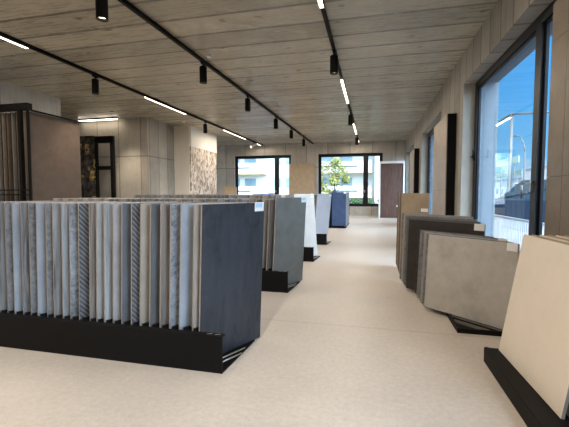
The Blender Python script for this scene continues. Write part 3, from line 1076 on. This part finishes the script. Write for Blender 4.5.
# local: balcony blocks A (left window) x 0..6 , B x 11.5..19.2
for lv in range(4):
    z = 1.05 + lv * FZ
    for bi, (xa, xb) in enumerate(((-4.0, 4.3), (11.0, 17.9))):
        b = MB()
        b.box(xa, xb, 0, 0.15, z, z + 1.3).box(xb - 0.15, xb, 0.15, 2, z, z + 1.3).box(xa, xa + 0.15, 0.15, 2, z, z + 1.3)
        pp = b.build('balcony_parapet', M['facade'], r)
        MB().box(xa + 0.8, xb - 1.6, -0.012, -0.001, z + 0.58, z + 0.78).build('slot', M['dark'], pp)
        MB().box(xa + 0.15, xb - 0.15, 0.15, 2, z - 0.0, z + 0.12).build('balcony_floor', M['facade'], r)
        MB().box(xa - 0.1, xb + 0.1, -0.08, 2, z - 0.14, z - 0.002).build('soffit_band', M['beigetrim'], r)
        k = xa + 0.6
        j = 0
        while k < xb - 2.0:
            wv = MB().box(k, k + 1.7, 1.93, 1.998, z + 0.2, z + 2.45).build('window', M['facade2'], r)
            MB().box(k + 0.08, k + 1.62, 1.9, 1.929, z + 0.3, z + 2.37).build('pane', M['bglass'], wv)
            k += 2.3
            j += 1
    for xw in (5.4, 6.9, 9.3, 20.0, 22.4):
        wv = MB().box(xw, xw + 0.95, 1.93, 1.998, z + 1.1, z + 2.5).build('window', M['facade2'], r)
        MB().box(xw + 0.07, xw + 0.88, 1.9, 1.929, z + 1.17, z + 2.43).build('pane', M['bglass'], wv)
MB().box(18.3, 18.7, 0.6, 2, 0, 14.5).build('column', M['facade2'], r)

# garden tree in front of it
def leaf_tree(name, loc, crown, nleaf, size, trunk_h, label, mat, seed, lean=(0, 0)):
    g = random.Random(seed)
    t = thing(name, loc, label, 'tree')
    if name == 'garden_tree':
        crown = [(c[0], c[1], c[2] + 0.3, c[3], c[4], c[5]) for c in crown]
    b = MB()
    top = Vector((lean[0], lean[1], trunk_h))
    b.tube((0, 0, 0), top, 0.10, 0.06, 8)
    for (cx, cy, cz, rx, ry, rz) in crown:
        b.tube(top, (cx, cy, cz - rz * 0.2), 0.05, 0.015, 6)
    b.build('trunk', M['bark'], t)
    b = MB()
    bm = b.bm
    for (cx, cy, cz, rx, ry, rz) in crown:
        for _ in range(nleaf):
            while True:
                p = Vector((g.uniform(-1, 1), g.uniform(-1, 1), g.uniform(-1, 1)))
                if 0.25 < p.length < 1:
                    break
            q = Vector((cx + p.x * rx, cy + p.y * ry, cz + p.z * rz))
            a = Vector((g.uniform(-1, 1), g.uniform(-1, 1), g.uniform(-0.6, 0.6))).normalized()
            c = a.orthogonal().normalized()
            c.rotate(Matrix.Rotation(g.uniform(0, 6.28), 3, a))
            s = size * g.uniform(0.6, 1.2)
            vs = [bm.verts.new(q - a * s), bm.verts.new(q + c * s * 0.42), bm.verts.new(q + a * s), bm.verts.new(q - c * s * 0.42)]
            bm.faces.new(vs)
    b.build('foliage', mat, t)
    return t


leaf_tree('garden_tree', (-3.0, 30, GZ), [(-1.6, 0, 2.6, 0.75, 0.8, 0.65), (-0.6, 0, 3.3, 0.75, 0.8, 0.6), (-1.1, 0, 1.8, 0.6, 0.7, 0.6), (0.5, 0, 3.0, 0.6, 0.7, 0.5),
                                            (0.1, 0, 3.7, 0.5, 0.6, 0.35), (0.0, 0, 2.2, 0.5, 0.6, 0.5), (0.9, 0.2, 2.3, 0.35, 0.5, 0.4), (-0.7, 0, 1.1, 0.7, 0.7, 0.5)],
          260, 0.13, 1.4, 'yellow green garden tree outside the right back window', M['leaf'], 3)
for i, (x0, x1) in enumerate(((-2.6, 0.1), (0.4, 2.8), (-13.5, -9.6))):
    leaf_tree('hedge_shrub', ((x0 + x1) / 2, 33.2, GZ), [(-(x1 - x0) * 0.3 + (x1 - x0) * 0.3 * k, 0, 0.55, (x1 - x0) * 0.26, 0.4, 0.5) for k in range(3)],
              260, 0.10, 0.3, 'low green hedge outside, %s' % ['left below the right back window', 'right end of the right back window', 'below the left back window'][i], M['hedge'], 11 + i)


def car(name, loc, rz, prof, cabin, width, paint, label, wheels, wr):
    t = thing(name, loc, label, 'car', None, rz)
    b = MB()
    b.extr(prof, 'Y', -width / 2, width / 2)
    o = b.build('body', paint, t, bevel=0.05)
    b = MB()
    b.extr(cabin, 'Y', -width / 2 + 0.1, width / 2 - 0.1)
    b.build('cabin_glass', M['carglass'], t)
    # roof and pillars
    top = [p for p in cabin]
    zt = max(p[1] for p in cabin)
    xt = [p[0] for p in cabin if p[1] > zt - 0.02]
    MB().box(min(xt) - 0.05, max(xt) + 0.05, -width / 2 + 0.08, width / 2 - 0.08, zt, zt + 0.05).build('roof', paint, t, bevel=0.02)
    for s in (-1, 1):
        for xa, xb in ((cabin[0][0], min(xt)), (cabin[-1][0], max(xt)), (sum(xt) / len(xt), sum(xt) / len(xt))):
            MB().tube((xa, s * (width / 2 - 0.1), cabin[0][1]), (xb, s * (width / 2 - 0.11), zt), 0.035, n=8).build('pillar', paint, t)
        for x in wheels:
            w = MB().tube((x, s * (width / 2 - 0.2), wr), (x, s * (width / 2 + 0.015), wr), wr, n=24).build('wheel', M['tyre'], t)
            MB().tube((x, s * (width / 2 + 0.016), wr), (x, s * (width / 2 + 0.03), wr), wr * 0.62, n=16).build('rim', M['alu'], w)
        e = min(p[0] for p in prof)
        MB().box(e - 0.02, e + 0.05, s * width * 0.36 - 0.18, s * width * 0.36 + 0.18, 0.72, 0.86).build('headlight', M['tag'], t)
    return t


hatch = [(-2.0, 0.3), (2.0, 0.3), (2.05, 0.75), (1.9, 0.95), (-0.9, 0.95), (-1.9, 0.8), (-2.05, 0.5)]
car('hatchback_car', (-9.6, 31, GZ), 0, hatch, [(-1.1, 0.95), (-0.45, 1.42), (1.0, 1.45), (1.8, 0.95)], 1.75, M['carblue'],
    'blue car parked outside the left back window', (-1.3, 1.25), 0.31)
suv = [(-2.35, 0.38), (2.3, 0.38), (2.35, 0.8), (2.25, 1.12), (-1.0, 1.12), (-2.2, 1.02), (-2.38, 0.7)]
ec = car('estate_car', (6.5, 16.0, GZ), R(-38), suv, [(-1.15, 1.12), (-0.45, 1.74), (1.7, 1.76), (2.2, 1.12)], 1.9, M['cardark'],
    'dark blue car parked outside the large right window', (-1.45, 1.4), 0.37)
ec.scale = (1.14, 1.1, 1.14)
car('van', (9.5, 24.5, GZ), R(80), [(-2.4, 0.38), (2.4, 0.38), (2.45, 1.2), (-1.6, 1.2), (-2.4, 1.0)], [(-1.7, 1.2), (-1.1, 2.05), (2.2, 2.1), (2.4, 1.2)], 1.95, M['facade2'],
    'pale van parked farther off behind the dark blue car', (-1.5, 1.5), 0.36)

# white bar fence by the window
t = thing('bar_fence', (3.75, 9.0, GZ - 0.1), 'white vertical bar fence outside the large right window', 'fence')
MB().box(-0.025, 0.025, 0, 6.0, 0.88, 0.93).build('rail', M['whitelac'], t)
MB().box(-0.025, 0.025, 0, 6.0, 0.10, 0.14).build('rail', M['whitelac'], t)
bar0 = None
for i in range(50):
    if bar0 is None:
        bar0 = MB().box(-0.022, 0.022, -0.022, 0.022, 0.0, 0.88).build('bar', M['whitelac'], t, (0, 0.06, 0))
    else:
        q = bar0.copy()
        C.objects.link(q)
        q.parent = t
        q.location = (0, 0.06 + 0.12 * i, 0)

# tall road gantry lamp
t = thing('street_lamp', (12.0, 36.7, GZ), 'tall grey street lamp with two arms seen through the large right window', 'street lamp')
MB().tube((0, 0, 0), (0, 0, 8.6), 0.17, 0.13, 12).build('pole', M['alu'], t)
MB().tube((0, 0, 8.55), (-0.2, 5.6, 8.45), 0.10, 0.07, 10).build('arm', M['alu'], t)
MB().box(-0.35, 0.1, 3.6, 6.2, 8.32, 8.42).build('lamp_head', M['whitelac'], t)
MB().tube((0, 0, 8.5), (1.9, -3.6, 7.85), 0.10, 0.08, 10).build('arm', M['alu'], t)
t = thing('street_lamp', (14.5, 40.5, GZ), 'slender curved street lamp beside the tall two armed lamp', 'street lamp')
pts = [(0, 0, 0), (0, 0, 5.6), (-0.02, 0.3, 6.4), (-0.06, 1.0, 7.1), (-0.1, 2.0, 7.4), (-0.15, 3.4, 7.5)]
for i in range(len(pts) - 1):
    MB().tube(pts[i], pts[i + 1], 0.07, n=8).build('pole', M['alu'], t)
for i, (x, y, z0, z1, L) in enumerate(((16, 50, 4.9, 5.7, 7.5), (16.8, 52, 3.6, 4.2, 9.0))):
    t = thing('road_sign', (x, y, GZ), 'pale green road sign board, %s' % ['upper one by the street lamp', 'lower one by the street lamp'][i], 'sign', 'green road signs')
    MB().box(-0.06, 0.06, -L / 2, L / 2, z0, z1).build('board', M['sign'], t)
    for s in (-1, 1):
        MB().tube((0.1, s * L * 0.3, 0), (0.1, s * L * 0.3, z1), 0.06, n=8).build('post', M['alu'], t)
for i, (x, y, w, l, h) in enumerate(((30, 74, 10, 22, 6.2), (34, 104, 12, 26, 5.0), (24, 46, 7, 9, 4.2))):
    t = thing('warehouse', (x, y, GZ), 'pale low building far beyond the parking, %s' % ['middle one', 'farthest one', 'nearest one'][i], 'building', 'pale far buildings')
    MB().box(0, w, -l / 2, l / 2, 0, h).build('wall', M['facade' if i != 1 else 'facade2'], t)
    MB().box(-0.2, w + 0.2, -l / 2 - 0.2, l / 2 + 0.2, h, h + 0.25).build('roof', M['facade2'], t)
    for k in range(int(l / 4)):
        MB().box(-0.06, -0.002, -l / 2 + 1 + k * 4, -l / 2 + 3 + k * 4, 1.2, 2.6).build('window', M['bglass'], t)
